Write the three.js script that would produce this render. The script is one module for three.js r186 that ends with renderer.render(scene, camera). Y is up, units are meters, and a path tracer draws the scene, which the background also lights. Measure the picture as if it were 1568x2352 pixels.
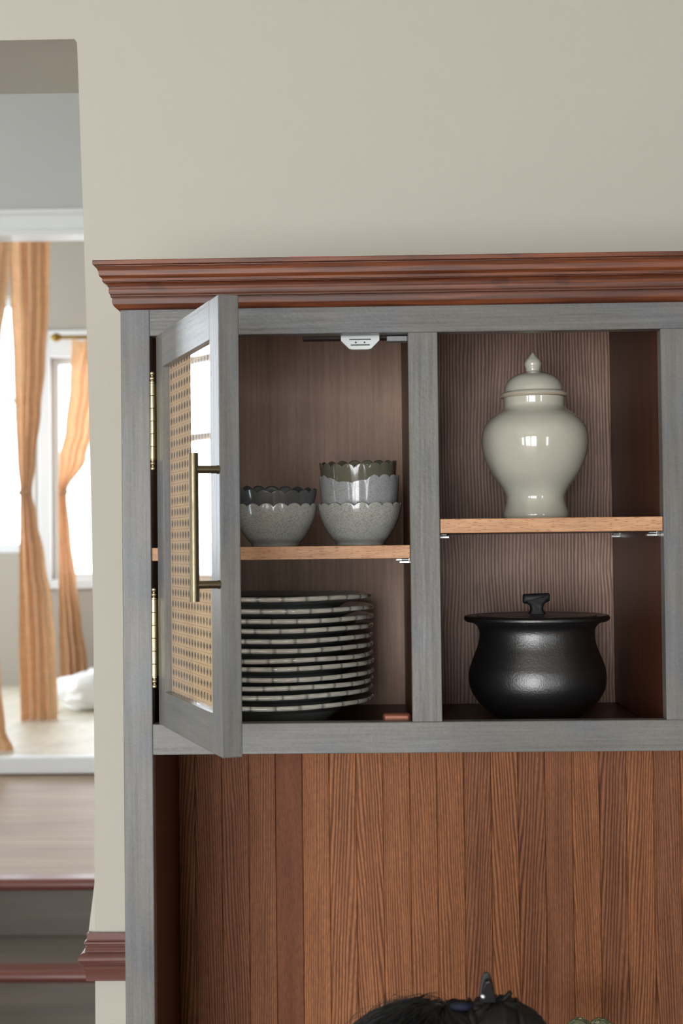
import * as THREE from 'three';
import { RectAreaLightUniformsLib } from 'three/addons/lights/RectAreaLightUniformsLib.js';
import { ConvexGeometry } from 'three/addons/geometries/ConvexGeometry.js';
import { RoundedBoxGeometry } from 'three/addons/geometries/RoundedBoxGeometry.js';
import { MarchingCubes } from 'three/addons/objects/MarchingCubes.js';
import { mergeGeometries, mergeVertices, toCreasedNormals } from 'three/addons/utils/BufferGeometryUtils.js';

// ------------------------------------------------------------------ camera, daylight, exposure
const scene = new THREE.Scene();
const RAD = Math.PI / 180;
const camera = new THREE.PerspectiveCamera(2 * Math.atan(1176 / 3200) / RAD, 1568 / 2352, 0.05, 60);
camera.position.set(0, 1.49, 1.57);
camera.rotation.set(1.3458 * RAD, 1.2618 * RAD, -0.6402 * RAD, 'YXZ');
camera.focus = 1.57;
camera.userData.fStop = 8;

const renderer = new THREE.WebGLRenderer({ antialias: true });
renderer.toneMapping = THREE.LinearToneMapping;
renderer.toneMappingExposure = 1.06;
renderer.shadowMap.enabled = true;
RectAreaLightUniformsLib.init();
scene.background = new THREE.Color().setRGB(3.2, 3.6, 4.2);          // bright overcast sky outside every window

function daylight(x, y, z, lookX, lookY, lookZ, w, h, intensity, color) {   // a window's daylight, as large as its glass
  const l = new THREE.RectAreaLight(color, intensity, w, h);
  l.position.set(x, y, z); l.lookAt(lookX, lookY, lookZ); scene.add(l);
  return l;
}
const DAY = new THREE.Color().setRGB(1, 0.985, 0.95), COOL = new THREE.Color().setRGB(0.88, 0.95, 1.0);
daylight(-2.83, 1.15, 4.93, -2.83, 1.15, 0, 0.6, 2.0, 9, DAY);       // glazed doors behind the camera
daylight(-1.66, 1.2, 4.93, -1.66, 1.2, 0, 1.0, 2.2, 9.5, DAY);
daylight(-0.54, 1.2, 4.93, -0.54, 1.2, 0, 1.0, 2.2, 9.5, DAY);
daylight(2.0, 1.15, 4.93, 2.0, 1.15, 0, 0.5, 2.0, 6, DAY);
daylight(-3.53, 0.95, 0.9, 0, 0.95, 0.9, 0.9, 1.3, 3.6, COOL);        // low window in the left wall, unseen, added to cool the wall strip
daylight(-4.43, 2.5, -2.3, 0, 2.5, -2.3, 1.2, 1.6, 11, DAY);         // stair hall: unseen window added to brighten the header wall
daylight(-4.43, 2.2, -6.1, 0, 2.2, -6.1, 2.3, 1.84, 5.5, COOL);        // sunroom, window in its left wall
daylight(-2.78, 2.3, -7.83, -2.78, 2.3, 0, 1.06, 1.66, 4, COOL);     // sunroom, two windows in its far wall
daylight(-1.74, 2.0, -7.83, -1.74, 2.0, 0, 0.74, 1.46, 4.5, DAY);

// ------------------------------------------------------------------ helpers
let seed = 7;
function rnd() { seed = (seed * 1664525 + 1013904223) >>> 0; return seed / 4294967296; }
const HASH = new Float32Array(65536);
for (let i = 0; i < 65536; i++) HASH[i] = rnd();
const mod = (a, n) => ((a % n) + n) % n;
function vnoise(x, y, px, py) {                       // value noise that repeats after px, py cells
  const xi = Math.floor(x), yi = Math.floor(y); let fx = x - xi, fy = y - yi;
  fx = fx * fx * (3 - 2 * fx); fy = fy * fy * (3 - 2 * fy);
  const x0 = mod(xi, px), x1 = mod(xi + 1, px), y0 = mod(yi, py), y1 = mod(yi + 1, py);
  const h = (a, b) => HASH[(a * 157 + b * 7919 + px * 31) & 65535];
  const a = h(x0, y0), b = h(x1, y0), c = h(x0, y1), d = h(x1, y1);
  return a + (b - a) * fx + (c - a) * fy + (a - b - c + d) * fx * fy;
}
function fbm(u, v, fx, fy, oct = 3) {
  let s = 0, a = 0.5, t = 0;
  for (let o = 0; o < oct; o++) { s += a * vnoise(u * fx, v * fy, fx, fy); t += a; a *= 0.5; fx *= 2; fy *= 2; }
  return s / t;
}
const clamp = (x, a = 0, b = 1) => Math.min(b, Math.max(a, x));
const smooth = (a, b, x) => { const t = clamp((x - a) / (b - a)); return t * t * (3 - 2 * t); };
function texture(w, h, fn, srgb = true, repeat = [1, 1]) {    // fn(u, v) -> [r, g, b] in 0..255
  const d = new Uint8Array(w * h * 4);
  for (let j = 0; j < h; j++) for (let i = 0; i < w; i++) {
    const c = fn((i + 0.5) / w, (j + 0.5) / h), k = (j * w + i) * 4;
    d[k] = clamp(c[0], 0, 255); d[k + 1] = clamp(c[1], 0, 255); d[k + 2] = clamp(c[2], 0, 255); d[k + 3] = 255;
  }
  const t = new THREE.DataTexture(d, w, h);
  t.wrapS = t.wrapT = THREE.RepeatWrapping; t.magFilter = THREE.LinearFilter; t.minFilter = THREE.LinearMipmapLinearFilter;
  if (srgb) t.colorSpace = THREE.SRGBColorSpace;
  t.repeat.set(...repeat); t.needsUpdate = true;
  return t;
}
const mixc = (a, b, t) => [a[0] + (b[0] - a[0]) * t, a[1] + (b[1] - a[1]) * t, a[2] + (b[2] - a[2]) * t];
const mulc = (a, k) => [a[0] * k, a[1] * k, a[2] * k];
const std = (o) => new THREE.MeshStandardMaterial(o);
const phys = (o) => new THREE.MeshPhysicalMaterial(o);

const taken = {};
function numbered(name) { taken[name] = (taken[name] ?? -1) + 1; return taken[name] ? name + '_' + String(taken[name]).padStart(3, '0') : name; }
function mesh(name, geo, mat, parent) {
  const m = new THREE.Mesh(Array.isArray(geo) ? merge(geo) : geo, mat);
  m.name = numbered(name); m.castShadow = m.receiveShadow = true;
  (parent || scene).add(m);
  return m;
}
function thing(name, label, category, pos = [0, 0, 0], group) {
  const g = new THREE.Group(); g.name = numbered(name); g.position.set(...pos); scene.add(g);
  g.userData = { label, category }; if (group) g.userData.group = group;
  return g;
}
function group(name, parent) { const g = new THREE.Group(); g.name = numbered(name); (parent || scene).add(g); return g; }
function tag(o, label, category, grp) { o.userData = { ...o.userData, label, category }; if (grp) o.userData.group = grp; return o; }
function struct(name, geo, mat) { const m = mesh(name, geo, mat); m.userData.kind = 'structure'; return m; }
function merge(list) {
  return mergeGeometries(list.map((g) => {
    g = g.index ? g.toNonIndexed() : g;
    if (!g.attributes.uv) g.setAttribute('uv', new THREE.BufferAttribute(new Float32Array(g.attributes.position.count * 2), 2));
    for (const k of Object.keys(g.attributes)) if (!['position', 'normal', 'uv'].includes(k)) g.deleteAttribute(k);
    return g;
  }));
}
function planar(geo, grain = 'y', ou = 0, ov = 0) {            // uv in metres, v along the grain
  const g = geo.index ? geo.toNonIndexed() : geo, p = g.attributes.position, uv = new Float32Array(p.count * 2);
  if (!g.attributes.normal) g.computeVertexNormals();
  const A = [0, 1, 2], gi = 'xyz'.indexOf(grain), va = new THREE.Vector3(), vb = new THREE.Vector3(), vc = new THREE.Vector3();
  for (let i = 0; i < p.count; i += 3) {
    va.fromBufferAttribute(p, i); vb.fromBufferAttribute(p, i + 1); vc.fromBufferAttribute(p, i + 2);
    const n = vb.clone().sub(va).cross(vc.clone().sub(va)), an = [Math.abs(n.x), Math.abs(n.y), Math.abs(n.z)];
    const m = an.indexOf(Math.max(...an)), rest = A.filter((k) => k !== m);
    const iv = rest.includes(gi) ? gi : rest[1], iu = rest.find((k) => k !== iv);
    for (let k = 0; k < 3; k++) { const q = [p.getX(i + k), p.getY(i + k), p.getZ(i + k)]; uv[2 * (i + k)] = q[iu] + ou; uv[2 * (i + k) + 1] = q[iv] + ov; }
  }
  g.setAttribute('uv', new THREE.BufferAttribute(uv, 2));
  return g;
}
function box(x0, x1, y0, y1, z0, z1, c = 0.0008, grain = 'y', ou = rnd(), ov = rnd()) {   // chamfered board between two corners
  const hx = (x1 - x0) / 2, hy = (y1 - y0) / 2, hz = (z1 - z0) / 2, pts = [];
  c = Math.min(c, hx * 0.45, hy * 0.45, hz * 0.45);
  for (const a of [-1, 1]) for (const b of [-1, 1]) for (const d of [-1, 1]) pts.push(
    new THREE.Vector3(a * hx, b * (hy - c), d * (hz - c)), new THREE.Vector3(a * (hx - c), b * hy, d * (hz - c)), new THREE.Vector3(a * (hx - c), b * (hy - c), d * hz));
  const g = new ConvexGeometry(pts); g.translate((x0 + x1) / 2, (y0 + y1) / 2, (z0 + z1) / 2);
  return planar(g, grain, ou, ov);
}
function slab(x0, x1, y0, y1, z0, z1, grain = 'y') { const g = new THREE.BoxGeometry(x1 - x0, y1 - y0, z1 - z0); g.translate((x0 + x1) / 2, (y0 + y1) / 2, (z0 + z1) / 2); return planar(g, grain); }
function rod(ax, ay, az, bx, by, bz, r, seg = 16, r2 = r) {
  const a = new THREE.Vector3(ax, ay, az), b = new THREE.Vector3(bx, by, bz), l = a.distanceTo(b);
  const g = new THREE.CylinderGeometry(r2, r, l, seg, 1); g.translate(0, l / 2, 0);
  g.applyQuaternion(new THREE.Quaternion().setFromUnitVectors(new THREE.Vector3(0, 1, 0), b.clone().sub(a).normalize())); g.translate(ax, ay, az);
  return g;
}
function spline(pts, n) {                                     // smooth a (r, h) outline
  const c = new THREE.CatmullRomCurve3(pts.map(([r, h]) => new THREE.Vector3(r, h, 0)), false, 'centripetal');
  return c.getPoints(n).map((p) => new THREE.Vector2(Math.max(p.x, 0), p.y));
}
function turned(pts, seg = 72) { return new THREE.LatheGeometry(pts, seg); }
// a surface of revolution whose outline may change with the angle: shape(k, t) -> [r, h]
function revolve(n, seg, shape, uvs = [1, 1]) {
  const pos = [], uv = [], idx = [];
  for (let j = 0; j <= seg; j++) for (let i = 0; i <= n; i++) {
    const t = (j / seg) * Math.PI * 2, [r, h] = shape(i, t);
    pos.push(Math.cos(t) * r, h, -Math.sin(t) * r); uv.push((j / seg) * uvs[0], (i / n) * uvs[1]);
  }
  for (let j = 0; j < seg; j++) for (let i = 0; i < n; i++) { const a = j * (n + 1) + i, b = a + n + 1; idx.push(a, b, a + 1, b, b + 1, a + 1); }
  const g = new THREE.BufferGeometry();
  g.setAttribute('position', new THREE.Float32BufferAttribute(pos, 3)); g.setAttribute('uv', new THREE.Float32BufferAttribute(uv, 2)); g.setIndex(idx); g.computeVertexNormals();
  const N = g.attributes.normal;                            // close the seam smoothly
  for (let i = 0; i <= n; i++) { const a = i, b = seg * (n + 1) + i, v = new THREE.Vector3(N.getX(a) + N.getX(b), N.getY(a) + N.getY(b), N.getZ(a) + N.getZ(b)).normalize(); N.setXYZ(a, v.x, v.y, v.z); N.setXYZ(b, v.x, v.y, v.z); }
  return g;
}

// ------------------------------------------------------------------ materials
const M = {};
{
  const grit = texture(512, 512, (u, v) => { const n = 255 * fbm(u, v, 90, 90, 3); return [n, n, n]; }, false, [2.2, 2.2]);
  M.wall = std({ color: 0xbdbaae, roughness: 0.72, bumpMap: grit, bumpScale: 0.00022 });
  M.wallCool = std({ color: 0xbdbebb, roughness: 0.8 });
  M.wallSun = std({ color: 0xb0a89c, roughness: 0.8 });
  M.ceiling = std({ color: 0xd9d5ca, roughness: 0.9 });
  M.white = std({ color: 0xe2e4e4, roughness: 0.45 });

  const paint = texture(1024, 1024, (u, v) => {
    const s = fbm(u, v, 230, 7, 3) - 0.5, s2 = fbm(u + 0.3, v, 70, 4, 2) - 0.5, b = fbm(u, v, 6, 5, 4) - 0.5, f = fbm(u, v, 300, 220, 2) - 0.5;
    const k = 1 + 0.16 * s + 0.1 * s2 + 0.12 * b + 0.1 * f, blue = smooth(0.0, 0.22, fbm(u + 0.5, v + 0.2, 7, 6, 3) - 0.5);
    return mulc(mixc([114, 113, 109], [109, 111, 113], blue), k);
  }, true, [2.4, 2.4]);
  const paintBump = texture(512, 512, (u, v) => { const n = 255 * (0.7 * fbm(u, v, 110, 5, 3) + 0.3 * fbm(u, v, 150, 120, 2)); return [n, n, n]; }, false, [2.4, 2.4]);
  M.paint = phys({ map: paint, roughness: 0.31, specularIntensity: 0.5, bumpMap: paintBump, bumpScale: 0.00035 });

  const cherry = texture(512, 1024, (u, v) => {
    const w = fbm(u, v, 5, 3, 3), s = fbm(u + 0.05 * w, v, 60, 5, 3), p = fbm(u, v, 200, 20, 2);
    let c = mixc([76, 38, 21], [124, 68, 39], smooth(0.25, 0.75, 0.6 * s + 0.4 * w));
    return mulc(c, 0.86 + 0.28 * p - (fbm(u, v, 9, 14, 2) > 0.8 ? 0.12 : 0));
  }, true, [4, 2.2]);
  M.cherry = std({ map: cherry, roughness: 0.45 });

  const shelfTex = texture(512, 1024, (u, v) => {
    const s = fbm(u, v, 26, 9, 3), p = fbm(u, v, 120, 34, 2), d = smooth(0.62, 0.78, p);
    return mulc(mixc(mixc([180, 130, 92], [208, 162, 120], s), [134, 90, 60], d * 0.6), 0.95 + 0.1 * fbm(u, v, 5, 5, 2));
  }, true, [14, 5]);
  M.shelfEdge = std({ map: shelfTex, roughness: 0.5 });

  const brown = texture(1024, 512, (u, v) => {
    const s = fbm(u, v, 130, 3, 3), w = fbm(u, v, 9, 2, 3);
    return mulc(mixc([146, 112, 92], [202, 167, 144], 0.55 * s + 0.45 * w), 0.95 + 0.1 * fbm(u, v, 300, 40, 2));
  }, true, [2.6, 2.6]);
  M.brown = std({ map: brown, roughness: 0.5 });

  const ribs = (n, lo, hi, amp, tile) => texture(1024, 1024, (u, v) => {
    const w = fbm(u, v, 5, 3, 3), ph = u * n + amp * w + 0.6 * fbm(u, v, 30, 6, 2), l = 0.5 + 0.5 * Math.sin(ph * Math.PI * 2);
    const dark = Math.pow(l, 1.7) * (0.45 + 0.75 * fbm(u, v, 14, 4, 2));
    return mulc(mixc(hi, lo, clamp(dark)), 0.86 + 0.28 * fbm(u, v, 180, 30, 3));
  }, true, tile);
  M.oakBack = std({ map: ribs(66, [98, 70, 58], [176, 141, 122], 2.2, [3.4, 2.1]), roughness: 0.5 });

  const side = texture(512, 512, (u, v) => { const s = fbm(u, v, 60, 3, 3); return mulc(mixc([62, 32, 19], [98, 56, 36], s), 0.95 + 0.1 * fbm(u, v, 200, 20, 2)); }, true, [3, 2.5]);
  M.side = std({ map: side, roughness: 0.4 });
  M.dark = std({ color: 0x2a1a12, roughness: 0.55 });

  M.plank = [];
  for (let k = 0; k < 7; k++) {
    const n = [10, 8, 11, 22, 9, 12, 9][k], slope = [5, -6, 4, 1, 7, -2, -7][k], con = [0.78, 0.9, 0.8, 0.4, 0.9, 0.6, 0.85][k], off = k * 0.137;
    const t = texture(192, 1024, (u, v) => {
      const w = fbm(u * 0.12 + off, v, 8, 3, 3) - 0.5, c2 = 1.6 * (u - 0.5) * (u - 0.5) * Math.sin(v * Math.PI * 2 + k);
      const ph = (u + 0.022 * Math.sin(u * 9 + k * 2.1) + 0.008 * Math.sin(u * 21 + k)) * n + slope * v + 1.5 * w + 1.6 * c2 + 0.22 * fbm(u, v, 7, 16, 2);
      const l = 0.5 + 0.5 * Math.sin(ph * Math.PI * 2), dark = Math.pow(l, 1.5) * con * (0.35 + 0.7 * fbm(u + off, v, 7, 9, 3));
      const c = mixc(mixc([186, 124, 82], [152, 98, 64], fbm(u, v + off, 2, 3, 3)), [78, 45, 31], clamp(dark));
      return mulc(c, 0.86 + 0.28 * fbm(u, v, 40, 90, 3));
    });
    for (const tint of [[1, 1, 1], [0.8, 0.8, 0.9], [0.6, 0.54, 0.62]]) M.plank.push(phys({ map: t, roughness: 0.6, specularIntensity: 0.4, color: new THREE.Color().setRGB(...tint) }));  // the bluish grey copy also paints sky gloss onto the leftmost boards
  }

  M.brass = std({ color: new THREE.Color().setRGB(0.7, 0.6, 0.35), metalness: 1, roughness: 0.3 });
  const brush = texture(256, 512, (u, v) => { const n = 150 + 90 * (fbm(u, v, 90, 8, 2) - 0.5) + 60 * (fbm(u, v, 8, 60, 2) - 0.5); return [n, n, n]; }, false, [1, 1]);
  M.gilt = std({ color: 0x8a6a20, metalness: 0.4, roughness: 0.5 });
  M.bronze = std({ color: new THREE.Color().setRGB(0.19, 0.16, 0.1), metalness: 1, roughness: 0.6, roughnessMap: brush });
  M.steel = std({ color: 0xbfc1c0, metalness: 0.9, roughness: 0.35 });
  M.plastic = std({ color: 0xdfe6e4, roughness: 0.35 });
  M.copper = std({ color: 0x9a6450, metalness: 0.6, roughness: 0.4 });
  M.zinc = std({ color: 0x8d9190, roughness: 0.5 });
  M.slot = std({ color: 0x4c5653, roughness: 0.6 });
  M.cane = std({ color: 0xd6b07c, roughness: 0.6 });
  M.pane = phys({ color: 0xffffff, transmission: 1, thickness: 0, roughness: 0, ior: 1.5 });

  const speck = (base, dark, amount) => texture(1024, 1024, (u, v) => {
    const n = fbm(u, v, 300, 320, 2), m = fbm(u + 0.4, v, 160, 170, 2);
    return mulc(mixc(base, dark, 0.55 * amount * smooth(0.5, 0.75, n) + 0.25 * amount * smooth(0.55, 0.75, m)), 0.94 + 0.12 * fbm(u, v, 9, 6, 3));
  });
  const glaze = { roughness: 0.16, clearcoat: 0.6, clearcoatRoughness: 0.06 };
  M.bowlGrey = phys({ map: speck([172, 173, 166], [104, 108, 108], 0.75), ...glaze });
  M.bowlMid = phys({ map: speck([160, 163, 164], [108, 112, 114], 0.6), ...glaze });
  M.bowlOlive = phys({ map: speck([100, 98, 85], [76, 74, 64], 0.5), ...glaze });
  M.bowlSlate = phys({ map: speck([84, 88, 89], [58, 62, 66], 0.6), ...glaze });
  M.plate = phys({ color: 0x8d9390, ...glaze });
  M.plateRim = phys({ vertexColors: true, ...glaze });
  M.jar = phys({ map: speck([198, 196, 181], [176, 172, 155], 0.25), roughness: 0.12, clearcoat: 0.7, clearcoatRoughness: 0.03 });
  M.jarBand = phys({ color: 0xb7ab94, roughness: 0.3 });
  const castBump = texture(512, 256, (u, v) => { const n = 255 * (0.6 * fbm(u, v, 120, 60, 3) + 0.4 * fbm(u, v, 40, 40, 2)); return [n, n, n]; }, false, [4, 3]);
  M.iron = phys({ color: 0x0d0e10, roughness: 0.38, ior: 2.0, bumpMap: castBump, bumpScale: 0.00025 });

  M.ironKnob = std({ color: 0x131416, roughness: 0.6, bumpMap: castBump, bumpScale: 0.00025 });
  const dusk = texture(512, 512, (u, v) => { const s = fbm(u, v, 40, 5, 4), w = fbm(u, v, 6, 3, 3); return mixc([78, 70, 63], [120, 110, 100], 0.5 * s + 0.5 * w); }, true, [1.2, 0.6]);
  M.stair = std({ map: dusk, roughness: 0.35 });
  const tread = texture(512, 512, (u, v) => { const s = fbm(u, v, 40, 5, 4), w = fbm(u, v, 6, 3, 3); return mixc([126, 104, 84], [180, 156, 132], 0.5 * s + 0.5 * w); }, true, [1.2, 0.6]);
  M.landing = std({ map: tread, roughness: 0.5 });
  M.nosing = std({ color: 0x6e4038, roughness: 0.35 });
  M.railWood = std({ color: 0x6b4640, roughness: 0.22 });
  const stone = texture(512, 512, (u, v) => mulc(mixc([190, 180, 158], [222, 214, 196], fbm(u, v, 8, 26, 4)), 0.95 + 0.1 * fbm(u, v, 120, 120, 2)), true, [0.8, 0.8]);
  M.stone = std({ map: stone, roughness: 0.4 });
  const weave = texture(512, 512, (u, v) => { const a = fbm(u, v, 180, 14, 2), b = fbm(u, v, 16, 140, 2); return mulc([222, 181, 139], 0.86 + 0.16 * a + 0.1 * b); }, true, [3, 1.5]);
  M.curtain = phys({ map: weave, roughness: 0.95, transmission: 0.45, thickness: 0, side: THREE.DoubleSide });
  M.fluff = std({ color: 0xf2f2f0, roughness: 1 });
  const oakFloor = texture(512, 512, (u, v) => mixc([112, 84, 62], [156, 122, 94], fbm(u, v, 40, 4, 4)), true, [1.2, 0.6]);
  M.floor = std({ map: oakFloor, roughness: 0.45 });
  M.hair = std({ color: 0x0b0a0b, roughness: 0.5 });
  M.skin = std({ color: 0x9c6b50, roughness: 0.55 });
  M.cloth = std({ color: 0x39445a, roughness: 0.9 });
  M.trouser = std({ color: 0x2b2b30, roughness: 0.9 });
  M.blue = std({ color: 0x0a0e2a, roughness: 0.8 });
  M.gloss = std({ color: 0x0a0a0c, roughness: 0.42 });
  M.gem = std({ color: 0xe8eef4, metalness: 0.7, roughness: 0.12 });
  M.sage = std({ color: 0x7d8a72, roughness: 0.85, vertexColors: true });
  M.pink = std({ color: 0xd9949c, roughness: 0.8 });
}

// ------------------------------------------------------------------ the room: main room, stair hall, sunroom
const WZ = -0.342, WB = -0.572;                        // faces of the wall the hutch stands against
{
  // the wall with the stair opening; its plastered corner is slightly out of true
  const edge = [[-0.3861, 1.0235], [-0.3852, 1.196], [-0.385, 1.345], [-0.3868, 1.5245], [-0.3897, 1.705], [-0.3923, 1.8258], [-0.3954, 1.947], [-0.3988, 2.0686], [-0.4012, 2.16], [-0.4024, 2.192]];
  const s = new THREE.Shape();
  s.moveTo(5.0, 0); s.lineTo(5.0, 2.75); s.lineTo(-3.3, 2.75); s.lineTo(-3.3, 0); s.lineTo(-1.4, 0); s.lineTo(-1.4, 2.1995); s.lineTo(-0.4056, 2.1968);
  for (const [x, y] of edge.slice().reverse()) s.lineTo(x, y);
  s.lineTo(-0.3861, 0); s.closePath();
  const g = new THREE.ExtrudeGeometry(s, { depth: WZ - WB, bevelEnabled: false }); g.translate(0, 0, WB);
  const wall = struct('wall_back', planar(g), M.wall);
  // plaster built out to meet the moulding at the corner
  const w = new ConvexGeometry([[-0.3861, 1.03, WZ], [-0.3861, 1.03, WB], [-0.3861, 0.963, WZ], [-0.3861, 0.963, WB], [-0.3955, 0.963, WZ - 0.004], [-0.3955, 0.963, WB]].map((p) => new THREE.Vector3(...p)));
  mesh('plaster_corner', planar(w), M.wall, wall);

  struct('ceiling', slab(-3.5, 5.2, 2.75, 2.95, WZ, 4.95), M.ceiling);
  struct('floor', slab(-4.4, 5.2, -0.12, 0, -2.6, 4.95, 'x'), M.floor);
  struct('wall_right', slab(5.0, 5.2, 0, 2.75, WZ, 4.95), M.wall);
  struct('wall_left', merge([slab(-3.5, -3.3, 0, 2.75, 1.4, 4.95), slab(-3.5, -3.3, 0, 2.75, WZ, 0.4), slab(-3.5, -3.3, 0, 0.25, 0.4, 1.4), slab(-3.5, -3.3, 1.65, 2.75, 0.4, 1.4)]), M.wall);
  // wall behind the camera with four glazed doors
  struct('wall_front', merge([slab(-3.3, -3.18, 0, 2.75, 4.7, 4.9), slab(-2.48, -2.22, 0, 2.75, 4.7, 4.9), slab(0.02, 1.7, 0, 2.75, 4.7, 4.9), slab(2.3, 5.0, 0, 2.75, 4.7, 4.9), slab(-2.22, 0.02, 2.36, 2.75, 4.7, 4.9), slab(-2.22, 0.02, 0, 0.04, 4.7, 4.9), slab(-3.18, -2.48, 2.21, 2.75, 4.7, 4.9), slab(-3.18, -2.48, 0, 0.09, 4.7, 4.9), slab(1.7, 2.3, 2.21, 2.75, 4.7, 4.9), slab(1.7, 2.3, 0, 0.09, 4.7, 4.9)]), M.wall);
  // hall with the stairs, and the sunroom one step above its landing
  struct('wall_hall_left', merge([slab(-4.4, -4.2, 0, 1.65, -4.43, WB), slab(-4.4, -4.2, 3.35, 3.9, -4.43, WB), slab(-4.4, -4.2, 1.65, 3.35, -4.43, -2.95), slab(-4.4, -4.2, 1.65, 3.35, -1.65, WB)]), M.wallCool);
  struct('wall_hall_right', slab(-0.3, -0.1, 0, 3.9, -7.8, WB), M.wallCool);
  struct('wall_hall_near', slab(-4.2, -0.3, 2.75, 3.9, WB, WZ), M.wallCool);
  struct('ceiling_hall', slab(-4.4, -0.1, 3.9, 4.1, -8.0, WZ), M.ceiling);
  struct('wall_header', merge([slab(-4.2, -0.3, 2.955, 3.9, -4.53, -4.43), slab(-0.6, -0.3, 0.51, 2.955, -4.53, -4.43)]), M.wallCool);
  const tr = [[0, 2.846], [0.03, 2.846], [0.03, 2.868], [0.02, 2.874], [0.02, 2.93], [0.034, 2.94], [0.034, 2.957], [0, 2.957]];
  const ts = new THREE.Shape(tr.map(([a, b]) => new THREE.Vector2(a, b)));
  const tg = new THREE.ExtrudeGeometry(ts, { depth: 3.6, bevelEnabled: false }); tg.rotateY(-Math.PI / 2); tg.translate(-0.6, 0, -4.43);
  struct('trim_1', merge([planar(tg), slab(-4.2, -0.6, 2.846, 2.957, -4.53, -4.43)]), M.white);
  struct('floor_sunroom', slab(-4.2, -0.3, 0.4, 0.586, -7.8, -4.47, 'x'), M.stone);
  struct('trim_2', box(-4.2, -0.3, 0.516, 0.589, -4.5, -4.425, 0.006), M.white);
  struct('wall_sunroom_left', merge([slab(-4.4, -4.2, 0.4, 1.26, -7.8, -4.43), slab(-4.4, -4.2, 3.14, 3.9, -7.8, -4.43), slab(-4.4, -4.2, 1.26, 3.14, -7.8, -7.27), slab(-4.4, -4.2, 1.26, 3.14, -4.93, -4.43)]), M.wallSun);
  struct('wall_sunroom_far', merge([slab(-4.2, -0.3, 0.4, 1.27, -7.8, -7.6), slab(-4.2, -0.3, 3.16, 3.9, -7.8, -7.6), slab(-4.2, -3.33, 1.27, 3.16, -7.8, -7.6), slab(-2.23, -2.13, 1.27, 3.16, -7.8, -7.6), slab(-1.35, -0.3, 1.27, 3.16, -7.8, -7.6), slab(-3.33, -2.23, 1.27, 1.46, -7.8, -7.6), slab(-2.13, -1.35, 2.76, 3.16, -7.8, -7.6)]), M.wallSun);
}
// windows: frame, bars and panes; local x to the right, y up, z towards the room
let windows = 0;
function windowUnit(pos, turn, w, h, cols, rows, fr = 0.06, bar = 0.03) {
  const g = new THREE.Group(); g.name = 'window_' + ++windows; g.position.set(...pos); g.rotation.y = turn; scene.add(g);
  g.userData.kind = 'structure';
  const W = w / 2, H = h / 2;
  mesh('window_frame', [box(-W, -W + fr, -H, H, -0.03, 0.03, 0.004), box(W - fr, W, -H, H, -0.03, 0.03, 0.004), box(-W + fr, W - fr, -H, -H + fr, -0.03, 0.03, 0.004), box(-W + fr, W - fr, H - fr, H, -0.03, 0.03, 0.004)], M.white, g);
  for (const f of cols) mesh('muntin', box(-W + f * w - bar / 2, -W + f * w + bar / 2, -H + fr, H - fr, -0.02, 0.02, 0.004), M.white, g);
  for (const f of rows) mesh('muntin', box(-W + fr, W - fr, -H + f * h - bar / 2, -H + f * h + bar / 2, -0.019, 0.019, 0.004), M.white, g);
  const p = new THREE.PlaneGeometry(w - 2 * fr, h - 2 * fr);
  mesh('pane', p, M.pane, g);
  return g;
}
windowUnit([-2.83, 1.15, 4.8], Math.PI, 0.7, 2.12, [], [0.35, 0.68], 0.08, 0.03);
windowUnit([-1.66, 1.2, 4.8], Math.PI, 1.12, 2.32, [0.5], [0.35, 0.68], 0.09, 0.03);
windowUnit([-0.54, 1.2, 4.8], Math.PI, 1.12, 2.32, [0.5], [0.35, 0.68], 0.09, 0.03);
windowUnit([2.0, 1.15, 4.8], Math.PI, 0.6, 2.12, [], [0.35, 0.68], 0.08, 0.03);
windowUnit([-3.4, 0.95, 0.9], Math.PI / 2, 1.0, 1.4, [0.5], [0.5], 0.06, 0.03);  // added low window, out of view, source of the cool light
windowUnit([-4.3, 2.5, -2.3], Math.PI / 2, 1.3, 1.7, [0.5], [0.5], 0.06, 0.03);  // made-up hall window, put in to light the hall
windowUnit([-4.3, 2.2, -6.1], Math.PI / 2, 2.34, 1.88, [0.2, 0.8], [0.48, 0.735], 0.06, 0.05);
windowUnit([-2.78, 2.31, -7.7], 0, 1.1, 1.7, [0.5], [0.6], 0.06, 0.04);
windowUnit([-1.74, 2.015, -7.7], 0, 0.78, 1.49, [0.5], [], 0.05, 0.06);
// casings round the far windows
{
  const c = (x0, x1, y0, y1) => box(x0, x1, y0, y1, -7.6, -7.575, 0.004);
  struct('trim_3', merge([c(-2.2, -2.12, 1.22, 2.93), c(-1.36, -1.28, 1.22, 2.93), c(-2.12, -1.36, 2.75, 2.93), c(-2.12, -1.36, 1.22, 1.28)]), M.white);
}
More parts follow.
